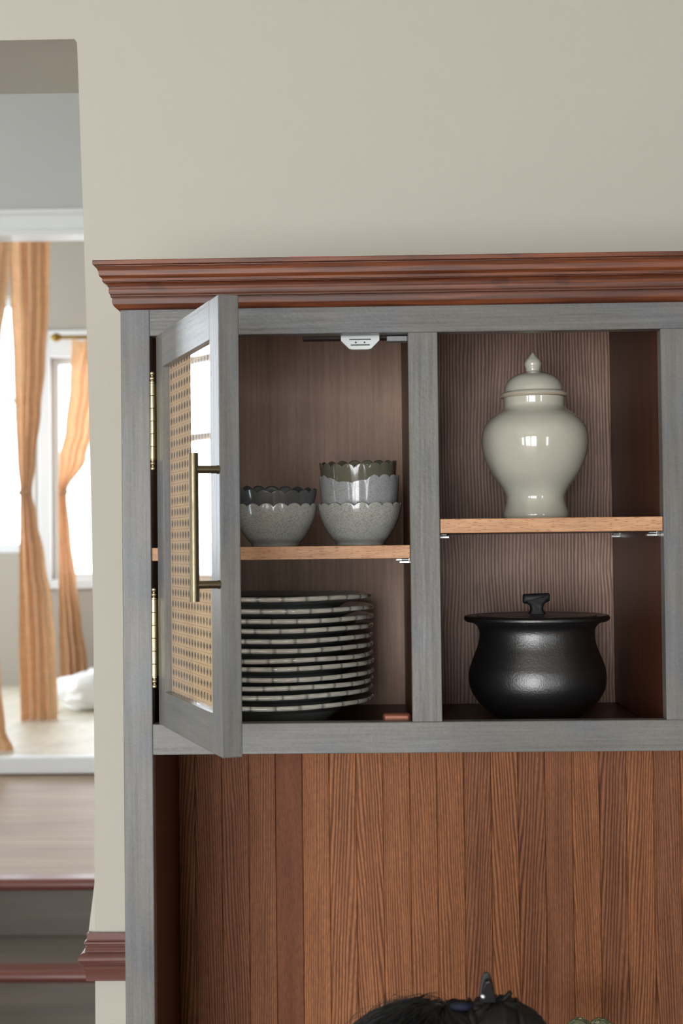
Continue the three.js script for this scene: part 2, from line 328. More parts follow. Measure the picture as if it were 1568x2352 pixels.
// stairs up to the landing
{
  const nose = (y, z) => { const pts = []; for (let i = 0; i <= 8; i++) { const a = -Math.PI / 2 + (i / 8) * Math.PI; pts.push(new THREE.Vector2(Math.cos(a) * 0.017, Math.sin(a) * 0.017)); } const s = new THREE.Shape([new THREE.Vector2(-0.06, -0.017), ...pts, new THREE.Vector2(-0.06, 0.017)]); const g = new THREE.ExtrudeGeometry(s, { depth: 3.9, bevelEnabled: false }); g.rotateY(-Math.PI / 2); g.translate(-0.3, y - 0.017, z - 0.017); return g; };
  const landing = struct('floor_landing', slab(-4.2, -0.3, 0.4, 0.51, -4.5, -2.6, 'x'), M.landing);
  mesh('riser', slab(-4.2, -0.3, 0.34, 0.476, -2.62, -2.58, 'x'), M.stair, landing);
  mesh('nosing', nose(0.5101, -2.545), M.nosing, landing);
  for (const [k, y, z] of [[0, 0.34, -2.22], [1, 0.17, -1.92]]) {
    const st = struct('stair_step', slab(-4.2, -0.3, y - 0.03, y, z - (k ? 0.34 : 0.36), z - 0.03, 'x'), M.stair);
    mesh('riser', slab(-4.2, -0.3, y - 0.17, y - 0.034, z - 0.06, z - 0.03, 'x'), M.stair, st);
    mesh('nosing', nose(y + 0.0001, z), M.nosing, st);
  }
}
// chair rail on the strip of wall beside the hutch; it returns round the corner into the opening
{
  const pr = [[0, 0.9], [0.009, 0.9], [0.0095, 0.912], [0.011, 0.9155], [0.0135, 0.9165], [0.014, 0.919], [0.012, 0.9215], [0.011, 0.9225]];
  for (let i = 0; i <= 8; i++) { const a = -Math.PI / 2 + (i / 8) * Math.PI; pr.push([0.012 + 0.0085 * Math.cos(a), 0.9318 + 0.0072 * Math.sin(a)]); }
  pr.push([0.0105, 0.9395], [0.0108, 0.9415], [0.0095, 0.943], [0.0095, 0.946], [0.008, 0.9465], [0.009, 0.949], [0.0115, 0.9505], [0.0115, 0.953], [0.0085, 0.954], [0.0075, 0.9555], [0.0075, 0.964], [0, 0.964]);
  const c = [-0.386, WZ], P = [], uv = [], idx = [], n = pr.length;
  const rings = [pr.map(([p, y]) => [-0.285, y, c[1] + p]), pr.map(([p, y]) => [c[0] - 0.004 - p * 0.75, y, c[1] + p]), pr.map(([p, y]) => [c[0] - 0.004 - p * 0.75, y, WB])];
  rings.forEach((r, j) => r.forEach((q, i) => { P.push(...q); uv.push(i / n, j); }));
  for (let j = 0; j < 2; j++) for (let i = 0; i < n - 1; i++) { const a = j * n + i, b = a + n; idx.push(a, a + 1, b, b, a + 1, b + 1); }
  const g = new THREE.BufferGeometry(); g.setAttribute('position', new THREE.Float32BufferAttribute(P, 3)); g.setAttribute('uv', new THREE.Float32BufferAttribute(uv, 2)); g.setIndex(idx);
  const rail = struct('trim_4', toCreasedNormals(g.toNonIndexed(), 0.5), M.railWood);
  rail.userData.label = 'reddish brown moulded chair rail on the wall beside the hutch';
}

// ------------------------------------------------------------------ the hutch
const hutch = thing('hutch', 'tall grey painted hutch with reddish wood crown moulding, open compartments and a beadboard back', 'cabinet');
const T = 0.019, BK = -0.333, XR = 0.686;
{
  const P = (name, geo, mat) => mesh(name, geo, mat, hutch);
  // face frame
  P('stile', box(-0.283, -0.25, 0.76, 1.762, -T, 0), M.paint);
  P('stile', box(0.0425, 0.076, 1.2902, 1.729, -T, 0), M.paint);
  P('stile', box(0.3265, 0.361, 1.2902, 1.729, -T, 0), M.paint);
  P('stile', box(0.653, XR, 0.76, 1.762, -T, 0), M.paint);
  P('rail', box(-0.25, 0.653, 1.729, 1.762, -T, 0.0001, 0.0008, 'x'), M.paint);
  P('rail', box(-0.25, 0.653, 1.2555, 1.2902, -T, 0.0001, 0.0008, 'x'), M.paint);
  // carcass
  P('side_panel', box(-0.283, -0.268, 0.76, 1.795, -0.34, -T - 0.0002), M.side);
  P('side_panel', box(0.671, XR, 0.76, 1.795, -0.34, -T - 0.0002), M.side);
  P('partition', box(0.0425, 0.076, 1.273, 1.795, BK, -T - 0.0002), M.side);
  P('partition', box(0.3265, 0.361, 1.273, 1.795, BK, -T - 0.0002), M.side);
  P('cabinet_floor', box(-0.268, 0.671, 1.256, 1.2723, BK, -T - 0.0002, 0.0008, 'x'), M.side);
  P('top_board', box(-0.283, XR, 1.796, 1.8112, -0.34, 0.0), M.cherry);
  P('back_panel', box(-0.268, 0.0425, 1.256, 1.795, -0.339, BK), M.brown);
  P('back_panel', box(0.076, 0.3265, 1.256, 1.795, -0.339, BK), M.oakBack);
  P('back_panel', box(0.361, 0.671, 1.256, 1.795, -0.339, BK), M.oakBack);
  // crown moulding, mitred at the corners
  const arc = (p0, p1, bulge, n = 8) => { const out = []; for (let i = 1; i <= n; i++) { const t = i / n, b = bulge * 4 * t * (1 - t), dx = p1[0] - p0[0], dy = p1[1] - p0[1]; out.push([p0[0] + dx * t + dy * b, p0[1] + dy * t - dx * b]); } return out; };
  const cr = [[0, 1.7588], [0.0012, 1.7588], ...arc([0.0012, 1.7588], [0.0078, 1.7712], 0.2), [0.0068, 1.7717], [0.0068, 1.7722], [0.0095, 1.7726], [0.0095, 1.7742], ...arc([0.0098, 1.7746], [0.0108, 1.7818], 0.12, 5), ...arc([0.0108, 1.7818], [0.0162, 1.7876], -0.16, 6), [0.0154, 1.7879], [0.0154, 1.7884], [0.0172, 1.7887], [0.0172, 1.7918], ...arc([0.0172, 1.7924], [0.0205, 1.7975], 0.2, 6), ...arc([0.0205, 1.7975], [0.0236, 1.8044], -0.06, 5), [0.0226, 1.8049], [0.0226, 1.8056], [0.0258, 1.806], [0.0264, 1.8066], [0.0264, 1.8106], [0.0258, 1.8112], [0, 1.8112]];
  const n = cr.length, pos = [], uv = [], idx = [];
  const rings = [cr.map(([p, y]) => [-0.283 - p, y, -0.34]), cr.map(([p, y]) => [-0.283 - p, y, p]), cr.map(([p, y]) => [XR + p, y, p]), cr.map(([p, y]) => [XR + p, y, -0.34])];
  const run = [0, 0.37, 1.36, 1.73]; let len = 0; const L = cr.map((c, i) => (len += i ? Math.hypot(c[0] - cr[i - 1][0], c[1] - cr[i - 1][1]) : 0));
  for (let j = 0; j < 3; j++) for (let i = 0; i < n - 1; i++) {
    const q = [[j, i], [j + 1, i], [j, i + 1], [j, i + 1], [j + 1, i], [j + 1, i + 1]];
    for (const [a, b] of q) { pos.push(...rings[a][b]); uv.push(L[b] * 1.5 + j * 0.37, run[a]); }
  }
  const g = new THREE.BufferGeometry(); g.setAttribute('position', new THREE.Float32BufferAttribute(pos, 3)); g.setAttribute('uv', new THREE.Float32BufferAttribute(uv, 2));
  P('crown_moulding', toCreasedNormals(g, 0.4), M.cherry);
  // shelves with a paler front edge, and the steel pins they rest on
  const shelf = (x0, x1, y0, y1) => { const s = P('shelf', box(x0, x1, y0, y1, BK + 0.002, -T - 0.002, 0.0008, 'x'), M.side); mesh('shelf_edge', box(x0, x1, y0 - 0.0003, y1, -T - 0.0018, -0.0035, 0.0006, 'x'), M.shelfEdge, s); return s; };
  shelf(-0.2675, 0.0422, 1.4742, 1.4888); shelf(0.0763, 0.3263, 1.502, 1.5178); shelf(0.3613, 0.6708, 1.502, 1.5178);
  const pin = (x, s, z, y) => P('shelf_pin', [box(Math.min(x, x + s * 0.0015), Math.max(x, x + s * 0.0015), y - 0.0035, y - 0.0002, z - 0.006, z + 0.006, 0.0003), box(Math.min(x, x + s * 0.012), Math.max(x, x + s * 0.012), y - 0.0062, y - 0.0034, z - 0.006, z + 0.006, 0.0004), rod(x, y - 0.002, z, x + s * 0.009, y - 0.002, z, 0.0017, 10)], M.steel);
  for (const z of [-0.04, -0.28]) { pin(-0.268, 1, z, 1.4742); pin(0.0425, -1, z, 1.4742); pin(0.0762, 1, z, 1.502); pin(0.3265, -1, z, 1.502); }
  // catches in the left compartment
  const plate = new THREE.Shape([[-0.0215, 0.0155], [0.0215, 0.0155], [0.0215, 0.0095], [0.0125, 0.0005], [0.009, -0.0005], [-0.009, -0.0005], [-0.0125, 0.0005], [-0.0215, 0.0095]].map((p) => new THREE.Vector2(...p)));
  const pg = new THREE.ExtrudeGeometry(plate, { depth: 0.006, bevelEnabled: true, bevelSize: 0.0008, bevelThickness: 0.0008, bevelSegments: 2 });
  pg.translate(-0.0115, 1.7152, -0.032);
  const catchPlate = P('magnetic_catch', planar(pg), M.plastic); catchPlate.userData.label = 'white magnetic catch plate';
  mesh('catch_slot', [box(-0.024, 0.001, 1.7248, 1.7262, -0.0262, -0.0248, 0.0003), box(-0.0225, -0.0005, 1.7184, 1.7198, -0.0262, -0.0248, 0.0003)], M.slot, catchPlate);
  for (const x of [-0.0165, -0.0065]) { const s = new THREE.CylinderGeometry(0.0011, 0.0011, 0.001, 12); s.rotateX(Math.PI / 2); s.translate(x, 1.722, -0.0252); mesh('screw', s, M.slot, catchPlate); }
  P('catch_block', box(-0.078, 0.0425, 1.7272, 1.796, -0.05, -0.034, 0.0006, 'x'), M.dark);
  P('magnetic_catch', box(0.019, 0.0424, 1.7222, 1.7282, -0.034, -0.0195, 0.0008), M.zinc);
  const bump = new RoundedBoxGeometry(0.033, 0.024, 0.012, 3, 0.0045); bump.translate(0.0256, 1.2846, -0.034);
  const bm = P('door_stop', bump, M.copper); bm.userData.label = 'copper coloured door stop on the compartment floor';
  // beadboard planks
  for (let i = 0; i < 26; i++) {
    const x0 = -0.2826 + 0.0366 * i + 0.0002, x1 = Math.min(x0 + 0.0362, 0.671); if (x1 <= -0.268 || x0 > 0.67) continue;
    const a = Math.max(x0, -0.268), b = box(a, x1, 0.76, 1.2556, -0.3395, BK, 0.0009), p = b.attributes.position, uv = b.attributes.uv, off = rnd();
    for (let k = 0; k < p.count; k++) uv.setXY(k, (p.getX(k) - x0) / 0.0366, (p.getY(k) - 0.76) / 0.52 + off);
    const kinds = [4, 6, 1, 15, 10, 15, 3, 12, 6, 1, 0, 18, 13, 4, 15, 6, 3, 18, 6, 0, 15, 12], tintsWithGloss = [1, 1, 1, 1, 2, 0, 0, 0, 0, 0, 0, 1, 0, 1, 1, 0, 1, 0, 1, 0, 1, 0];  // greyer leftmost boards have sky gloss painted in; the rest is wood tone
    const kind = Math.floor(kinds[i % 22] / 3) * 3 + tintsWithGloss[i % 22];
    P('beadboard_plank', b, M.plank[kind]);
  }
  P('backing_board', slab(-0.268, 0.671, 0.76, 1.2556, -0.341, -0.3396), M.dark);
  // counter and base below the picture
  P('counter', box(-0.3, XR + 0.017, 0.73, 0.76, -0.341, 0.12, 0.003, 'x'), M.cherry);
  P('base_cabinet', box(-0.283, XR, 0.08, 0.73, -0.341, 0.09, 0.002), M.paint);
  P('toe_kick', box(-0.27, XR - 0.013, 0, 0.08, -0.33, 0.05, 0.002), M.dark);
  for (let k = 0; k < 3; k++) { const x = -0.27 + k * 0.318; const d = P('base_door', box(x, x + 0.305, 0.1, 0.71, 0.09, 0.108, 0.002), M.paint); mesh('knob', (() => { const g = turned(spline([[0, 0], [0.006, 0], [0.005, 0.008], [0.011, 0.014], [0.011, 0.019], [0, 0.022]], 20), 20); g.rotateX(Math.PI / 2); g.translate(x + 0.28, 0.45, 0.108); return g; })(), M.brass, d); }

  // the open door: local x along its width from the hinge edge, y up, z out of its face
  const door = group('door', hutch), TH = 0.02, W = 0.2755, Y0 = 1.2911, Y1 = 1.7279;
  door.position.set(-0.242, 0, 0.005); door.rotation.y = -68.98 * RAD;
  const D = (name, geo, mat) => mesh(name, geo, mat, door);
  D('door_stile', box(0, 0.032, Y0, Y1, -TH, 0), M.paint);
  D('door_stile', box(0.2412, W, Y0, Y1, -TH, 0), M.paint);
  D('door_rail', box(0.032, 0.2412, 1.6897, Y1, -TH, 0, 0.0003, 'x'), M.paint);
  D('door_rail', box(0.032, 0.2412, Y0, 1.3295, -TH, 0, 0.0003, 'x'), M.paint);
  D('glass_pane', slab(0.0321, 0.2411, 1.3296, 1.6896, -0.0062, -0.0042), M.pane);
  // woven cane: pairs of upright and level strands, and one strand each way across the corners
  const strands = [], X0 = 0.0321, X1 = 0.2411, B0 = 1.3296, B1 = 1.6896, c = 0.0125, hw = 0.0009;
  for (let x = X0 + 0.003; x < X1 - 0.003; x += c) for (const s of [-0.0013, 0.0013]) strands.push(slab(x + s - hw, x + s + hw, B0, B1, -0.00792, -0.0077));
  for (let y = B0 + 0.004; y < B1 - 0.003; y += c) for (const s of [-0.0013, 0.0013]) strands.push(slab(X0, X1, y + s - hw, y + s + hw, -0.0079, -0.00768));
  const clip = (x, y, dx, dy) => { let t0 = -1, t1 = 1; for (const [p, d, lo, hi] of [[x, dx, X0 + 0.001, X1 - 0.001], [y, dy, B0 + 0.001, B1 - 0.001]]) { const a = (lo - p) / d, b = (hi - p) / d; t0 = Math.max(t0, Math.min(a, b)); t1 = Math.min(t1, Math.max(a, b)); } return t1 - t0 > 0.004 ? [x + dx * t0, y + dy * t0, x + dx * t1, y + dy * t1] : null; };
  for (const s of [-1, 1]) for (let k = -40; k < 60; k++) {
    const q = clip(X0 + 0.003 + c / 2, B0 + 0.004 + k * c, Math.SQRT1_2, s * Math.SQRT1_2 ); if (!q) continue;
    const l = Math.hypot(q[2] - q[0], q[3] - q[1]), g = new THREE.BoxGeometry(l, 0.0016, 0.0002); g.rotateZ(Math.atan2(q[3] - q[1], q[2] - q[0])); g.translate((q[0] + q[2]) / 2, (q[1] + q[3]) / 2, s > 0 ? -0.00776 : -0.00784); strands.push(planar(g));
  }
  D('cane_webbing', merge(strands), M.cane);
  // bar handle
  const bar = new THREE.CylinderGeometry(0.0046, 0.0046, 0.1395, 28); bar.translate(0.2725, 1.5078, 0.0243);
  const hp = [bar];
  for (const y of [1.5622, 1.4538]) hp.push(rod(0.2725, y, 0.0022, 0.2725, y, 0.0243, 0.0037, 20), rod(0.2725, y, 0, 0.2725, y, 0.0024, 0.0042, 20));
  D('handle', hp, M.bronze).userData.label = 'aged brass bar handle';
  // loose-pin butt hinges with ball finials
  for (const [a, b] of [[1.589, 1.675], [1.344, 1.431]]) {
    const parts = [], n = 6, h = (b - a) / n, bx = -0.0045, bz = 0.0005;
    const cosT = Math.cos(68.98 * RAD), sinT = Math.sin(68.98 * RAD);
    const put = (g, dx, y, dz) => { g.translate(dx * cosT + dz * sinT, y, -dx * sinT + dz * cosT); parts.push(g); };   // offsets given along the room's axes
    for (let k = 0; k < n; k++) put(turned([[0, 0], [0.0025, 0], [0.0029, 0.0004], [0.0029, h - 0.0006], [0.0025, h - 0.0002], [0, h - 0.0002]].map((p) => new THREE.Vector2(...p)), 18), bx, a + k * h, bz);
    const fin = [[0.0026, 0], [0.0026, 0.0016], [0.0015, 0.0022], [0.0024, 0.0042], [0.0026, 0.0056], [0.0014, 0.0074], [0.0014, 0.0082], [0.0024, 0.0102], [0.0022, 0.012], [0, 0.0132]];
    put(turned(spline(fin, 36), 18), bx, b, bz);
    const low = turned(spline(fin, 36), 18); low.rotateX(Math.PI); put(low, bx, a, bz);
    parts.push(slab(-0.0014, -0.0001, a, b, -0.016, -0.0012));                        // leaf on the door's edge
    const lf = new THREE.BoxGeometry(0.0012, b - a, 0.02); put(planar(lf), -0.0072, (a + b) / 2, -0.011);   // leaf on the stile
    D('hinge', parts, M.brass);
  }
}

// ------------------------------------------------------------------ crockery
// bowls with a scalloped rim
function bowlGeometry(outline, inner, scale = 1, amp = 0.0038, lobes = 18) {
  const pts = [...spline(outline, 30), ...spline(inner, 24)], H = outline[outline.length - 1][1], n = pts.length - 1;
  return revolve(n, 180, (i, t) => {
    const p = pts[i], w = smooth(H * 0.7, H, p.y), s = Math.pow(Math.abs(Math.sin((t * lobes) / 2)), 0.75);
    return [(p.x + w * 0.0005 * (s - 0.5)) * scale, (p.y + w * amp * (s - 0.75)) * scale];
  }, [1, 1]);
}
const shallow = bowlGeometry([[0, 0.002], [0.024, 0.002], [0.025, 0], [0.0282, 0], [0.0288, 0.003], [0.0332, 0.0075], [0.0372, 0.0134], [0.0425, 0.0228], [0.0475, 0.035], [0.0494, 0.046], [0.0496, 0.0485]], [[0.0482, 0.0492], [0.0466, 0.047], [0.0446, 0.036], [0.039, 0.023], [0.03, 0.0115], [0.014, 0.0065], [0, 0.006]]);
const deepOut = [[0, 0.002], [0.02, 0.002], [0.021, 0], [0.024, 0], [0.025, 0.003], [0.0325, 0.012], [0.0385, 0.022], [0.0425, 0.033], [0.0452, 0.046], [0.0468, 0.062], [0.0476, 0.0745]], deepIn = [[0.0465, 0.0752], [0.0452, 0.073], [0.0438, 0.058], [0.041, 0.042], [0.035, 0.024], [0.022, 0.009], [0, 0.006]];
const deep = bowlGeometry(deepOut, deepIn), deepSmall = bowlGeometry(deepOut, deepIn, 0.955);
function bowl(geo, mat, x, y, z, tilt, lean, spin, label) {
  const m = mesh('bowl', geo, mat); m.position.set(x, y, z); m.rotation.set(tilt * RAD, spin, lean * RAD, 'ZXY');
  return tag(m, label, 'bowl', 'scalloped bowls on the left shelf');
}
bowl(shallow, M.bowlGrey, -0.1148, 1.489, -0.078, 0, 0, 0.2, 'speckled grey scalloped bowl standing on the shelf under the dark slate bowl');
bowl(shallow, M.bowlSlate, -0.1165, 1.5085, -0.079, 5, -2.2, 0.5, 'dark slate grey scalloped bowl tilted in the lower stack next to the door');
bowl(shallow, M.bowlGrey, -0.0146, 1.489, -0.076, 0, 0, 0.05, 'speckled grey scalloped bowl at the bottom of the stack of three');
bowl(deep, M.bowlMid, -0.0150, 1.4955, -0.077, 0.5, 0, 0.35, 'glossy blue-grey speckled bowl in the middle of the stack of three');
bowl(deepSmall, M.bowlOlive, -0.0148, 1.5155, -0.078, 5.5, 1.2, 0.1, 'dark olive bowl on top of the stack of three');

// dinner plates with a pale scalloped rim
function plateGeometry(ph) {
  const R = 0.125, body = [...spline([[0, 0.003], [0.062, 0.003], [0.064, 0], [0.07, 0], [0.071, 0.003], [0.084, 0.0145], [0.09, 0.019], [0.105, 0.0235], [0.1195, 0.0268]], 40)];
  const rim = spline([[0.1195, 0.0268], [0.1225, 0.0266], [0.1251, 0.028], [0.1254, 0.0308], [0.1235, 0.0324], [0.1195, 0.0318]], 16);
  const top = spline([[0.1195, 0.0318], [0.106, 0.0285], [0.0925, 0.0245], [0.085, 0.019], [0.076, 0.009], [0.06, 0.0065], [0, 0.006]], 34);
  const N = 27, lobe = (t) => { const s = Math.abs(Math.sin((t * N) / 2 + ph)); return Math.pow(s, 0.3); };
  const mk = (pts, seg) => revolve(pts.length - 1, seg, (i, t) => { const p = pts[i], w = smooth(0.1, 0.122, p.x); return [p.x + w * 0.0012 * (lobe(t) - 1), p.y + w * 0.0004 * Math.sin(t * 5 + ph)]; });
  const b = merge([mk(body, 192), mk(top, 192)]), r = mk(rim, 320), col = new Float32Array(r.attributes.position.count * 3);
  for (let j = 0; j <= 320; j++) for (let i = 0; i < rim.length; i++) {
    const t = (j / 320) * Math.PI * 2, k = j * rim.length + i, l = smooth(0.45, 0.72, lobe(t)), a = 0.7 + 0.3 * vnoise(t * 14 + ph * 9, i * 0.4, 88, 99);
    col[3 * k] = (0.2 + 0.42 * l) * a; col[3 * k + 1] = (0.21 + 0.39 * l) * a; col[3 * k + 2] = (0.2 + 0.32 * l) * a;
  }
  r.setAttribute('color', new THREE.BufferAttribute(col, 3));
  return [b, r];
}
const plateKinds = [0.1, 0.8, 1.7].map(plateGeometry);
{
  // height of each rim on the side of the door and on the side of the partition, from the bottom up
  const rimY = [1.2995, 1.3125, 1.3230, 1.3328, 1.3450, 1.3545, 1.3660, 1.3770, 1.3890, 1.4000, 1.4115, 1.4255], lean = [1.2, 1.0, 1.1, -0.6, 0.9, 0.8, 0.3, -0.6, 0.2, -0.3, 0, -0.3];
  const words = ['bottom', 'second', 'third', 'fourth', 'fifth', 'sixth', 'seventh', 'eighth', 'ninth', 'tenth', 'eleventh', 'top'];
  for (let k = 0; k < 12; k++) {
    const label = k === 0 ? 'dark grey plate with a pale scalloped rim at the bottom of the stack' : k === 11 ? 'dark grey plate with a pale scalloped rim on top of the stack' : `dark grey plate with a pale scalloped rim, ${words[k]} from the bottom of the stack`;
    const y = Math.max(rimY[k] - 0.0275, 1.2724);
    const t = thing('plate', label, 'plate', [-0.126 + 0.002 * (rnd() - 0.5), y, -0.16 + 0.002 * (rnd() - 0.5)], 'stack of plates in the left compartment');
    const [b, r] = plateKinds[k % 3];
    mesh('plate_body', b, M.plate, t); mesh('plate_rim', r, M.plateRim, t).userData.label = 'pale scalloped rim';
    t.rotation.set(0, rnd() * 0.2 + k * 1.3, lean[k] * 0.12 * RAD);
  }
}

// ------------------------------------------------------------------ ginger jar
{
  const t = thing('ginger_jar', 'pale celadon lidded ginger jar with a pointed knob on the right shelf', 'jar', [0.2012, 1.5178, -0.15]);
  const mm = (a) => a.map(([r, h]) => [r / 1000, h / 1000]);
  const out = spline(mm([[38.5, 1.2], [40.4, 4], [40.2, 9], [38.8, 14], [37.2, 19], [35.9, 26], [36.6, 31], [39.8, 38], [46.3, 47], [53, 56.5], [57.9, 66], [61.8, 76], [64.5, 86], [65.7, 97], [64.3, 109], [61, 117], [55.2, 124.6], [48.4, 130.4], [42.4, 134.2], [39.2, 137], [37.6, 140], [37.4, 145], [37.6, 151]]), 110);
  mesh('jar_body', turned([new THREE.Vector2(0, 0.0022), new THREE.Vector2(0.036, 0.0022), new THREE.Vector2(0.0365, 0.0012), ...out, new THREE.Vector2(0.034, 0.151), new THREE.Vector2(0.034, 0.14), new THREE.Vector2(0, 0.138)], 96), M.jar, t);
  mesh('foot_ring', turned(mm([[36.4, 0], [39.6, 0], [40.1, 1.6], [38.4, 1.9], [36.4, 1.6]]).map((p) => new THREE.Vector2(...p)), 96), M.jarBand, t).userData.label = 'unglazed tan foot ring';
  const lid = turned([new THREE.Vector2(0.03, 0.1511), new THREE.Vector2(0.0385, 0.1511), ...spline(mm([[39.5, 151.1], [41.3, 152.2], [41.5, 153.6], [40.6, 155.6], [38.6, 157.2], [36.4, 158], [36, 159.4], [35.7, 163], [33.8, 168.5], [29.8, 174], [24, 178.2], [16, 181.2], [9.4, 182.6], [8.4, 184]]), 70), ...spline(mm([[8.4, 184.2], [9, 187], [10.2, 190], [10.5, 193.4], [9.4, 196.6], [6.6, 200], [3.4, 203.8], [1.2, 206.2], [0, 207]]), 36)], 96);
  const l = mesh('lid', lid, M.jar, t); l.rotation.z = 0.7 * RAD; l.position.x = 0.0015;
  mesh('lid_band', turned(mm([[38, 151], [41.35, 151.9], [41.62, 153.2], [41.3, 154.4]]).map((p) => new THREE.Vector2(...p)), 96), M.jarBand, l);
}
// ------------------------------------------------------------------ cast iron pot
{
  const t = thing('cooking_pot', 'black cast iron pot with a flared rim and a T-shaped lid knob', 'pot', [0.2003, 1.2725, -0.15]);
  const mm = (a) => a.map(([r, h]) => [r / 1000, h / 1000]);
  const out = spline(mm([[0, 0.4], [44, 0], [48, 2], [60, 11], [70, 20], [77.5, 30], [82, 39], [83.8, 49], [82.8, 63], [79.8, 72], [76, 82], [72.2, 92], [70.4, 102], [70.6, 110], [73, 115.5], [79, 120], [85.5, 121.2], [88.6, 123.6], [88.7, 126.6], [86, 128.6], [80, 128], [73.5, 125.5], [67, 122]]), 130);
  mesh('pot_body', turned([...out, new THREE.Vector2(0.064, 0.11), new THREE.Vector2(0.07, 0.05), new THREE.Vector2(0, 0.01)], 96), M.iron, t);
  const lid = mesh('lid', turned(spline(mm([[0, 121], [55, 121], [64, 122.2], [71, 125.2], [73, 127.2], [72, 128.6], [66, 127.6], [55, 127.8], [30, 129.6], [0, 130.4]]), 60), 96), M.iron, t);
  const s = new THREE.Shape(); s.moveTo(-0.0095, 0); s.bezierCurveTo(-0.006, 0.003, -0.0066, 0.006, -0.0072, 0.009); s.bezierCurveTo(-0.0078, 0.012, -0.01, 0.013, -0.0142, 0.0132); s.lineTo(-0.0158, 0.0146); s.lineTo(-0.0156, 0.0222); s.lineTo(-0.0146, 0.0232);
  s.lineTo(0.0146, 0.0242); s.lineTo(0.0156, 0.0232); s.lineTo(0.0154, 0.0164); s.lineTo(0.014, 0.0152); s.bezierCurveTo(0.0094, 0.0138, 0.0084, 0.012, 0.0076, 0.009); s.bezierCurveTo(0.0072, 0.006, 0.0072, 0.003, 0.0105, 0); s.closePath();
  const k = new THREE.ExtrudeGeometry(s, { depth: 0.003, bevelEnabled: true, bevelSize: 0.0042, bevelOffset: -0.0032, bevelThickness: 0.0055, bevelSegments: 7, curveSegments: 8 }); k.translate(0, 0.1303, -0.0015);
  mesh('knob', toCreasedNormals(planar(k), 0.9), M.ironKnob, lid);
}
// pink paper slip on the hutch top
{
  const g = new RoundedBoxGeometry(0.048, 0.0042, 0.03, 2, 0.0008); const m = mesh('paper_pad', g, M.pink); m.position.set(-0.0665, 1.8134, -0.006); m.rotation.y = 0.03;
  tag(m, 'thin pink paper pad lying on top of the hutch', 'paper');
}

// ------------------------------------------------------------------ curtains in the sunroom
// spans: [y, x0, x1] from top to bottom; the cloth is pleated across its width
function curtainGeometry(spans, z, pleats, depth, seed2) {
  const nu = pleats * 8, nv = 90, pos = [], uv = [], idx = [], ys = spans.map((s) => s[0]);
  for (let j = 0; j <= nv; j++) {
    const y = ys[0] + (ys[ys.length - 1] - ys[0]) * (j / nv); let k = 0; while (k < spans.length - 2 && y < spans[k + 1][0]) k++;
    const f = smooth(0, 1, clamp((spans[k][0] - y) / (spans[k][0] - spans[k + 1][0]))), x0 = spans[k][1] + (spans[k + 1][1] - spans[k][1]) * f, x1 = spans[k][2] + (spans[k + 1][2] - spans[k][2]) * f, w = x1 - x0;
    for (let i = 0; i <= nu; i++) {
      const u = i / nu, ph = u * pleats * Math.PI * 2 + 0.7 * Math.sin(j * 0.05 + seed2);
      const dz = depth * (0.55 + 0.45 * clamp(w / 0.2)) * (Math.sin(ph) + 0.35 * Math.sin(ph * 0.5 + seed2)), round = w < 0.09 ? 0.03 * Math.sqrt(Math.max(0, 1 - (2 * u - 1) ** 2)) * (1 - w / 0.09) : 0;
      pos.push(x0 + w * u + 0.004 * Math.sin(ph * 1.3 + j * 0.11), y, z + dz + round); uv.push(u * pleats * 0.06, y);
    }
  }
  for (let j = 0; j < nv; j++) for (let i = 0; i < nu; i++) { const a = j * (nu + 1) + i, b = a + nu + 1; idx.push(a, b, a + 1, a + 1, b, b + 1); }
  const g = new THREE.BufferGeometry(); g.setAttribute('position', new THREE.Float32BufferAttribute(pos, 3)); g.setAttribute('uv', new THREE.Float32BufferAttribute(uv, 2)); g.setIndex(idx); g.computeVertexNormals();
  return g;
}
function curtain(label, spans, z, pleats, depth, tie, k) {
  const t = thing('curtain', label, 'curtain', [0, 0, 0], 'tan curtains in the sunroom');
  mesh('curtain_cloth', curtainGeometry(spans, z, pleats, depth, k), M.curtain, t);
  if (tie) { const g = new THREE.TorusGeometry(tie[2] - 0.006, 0.007, 10, 32); g.rotateX(Math.PI / 2); g.scale(1, 1.6, 0.8); g.translate(tie[0], tie[1], z + 0.012); mesh('tie_band', g, M.curtain, t); }
  return t;
}
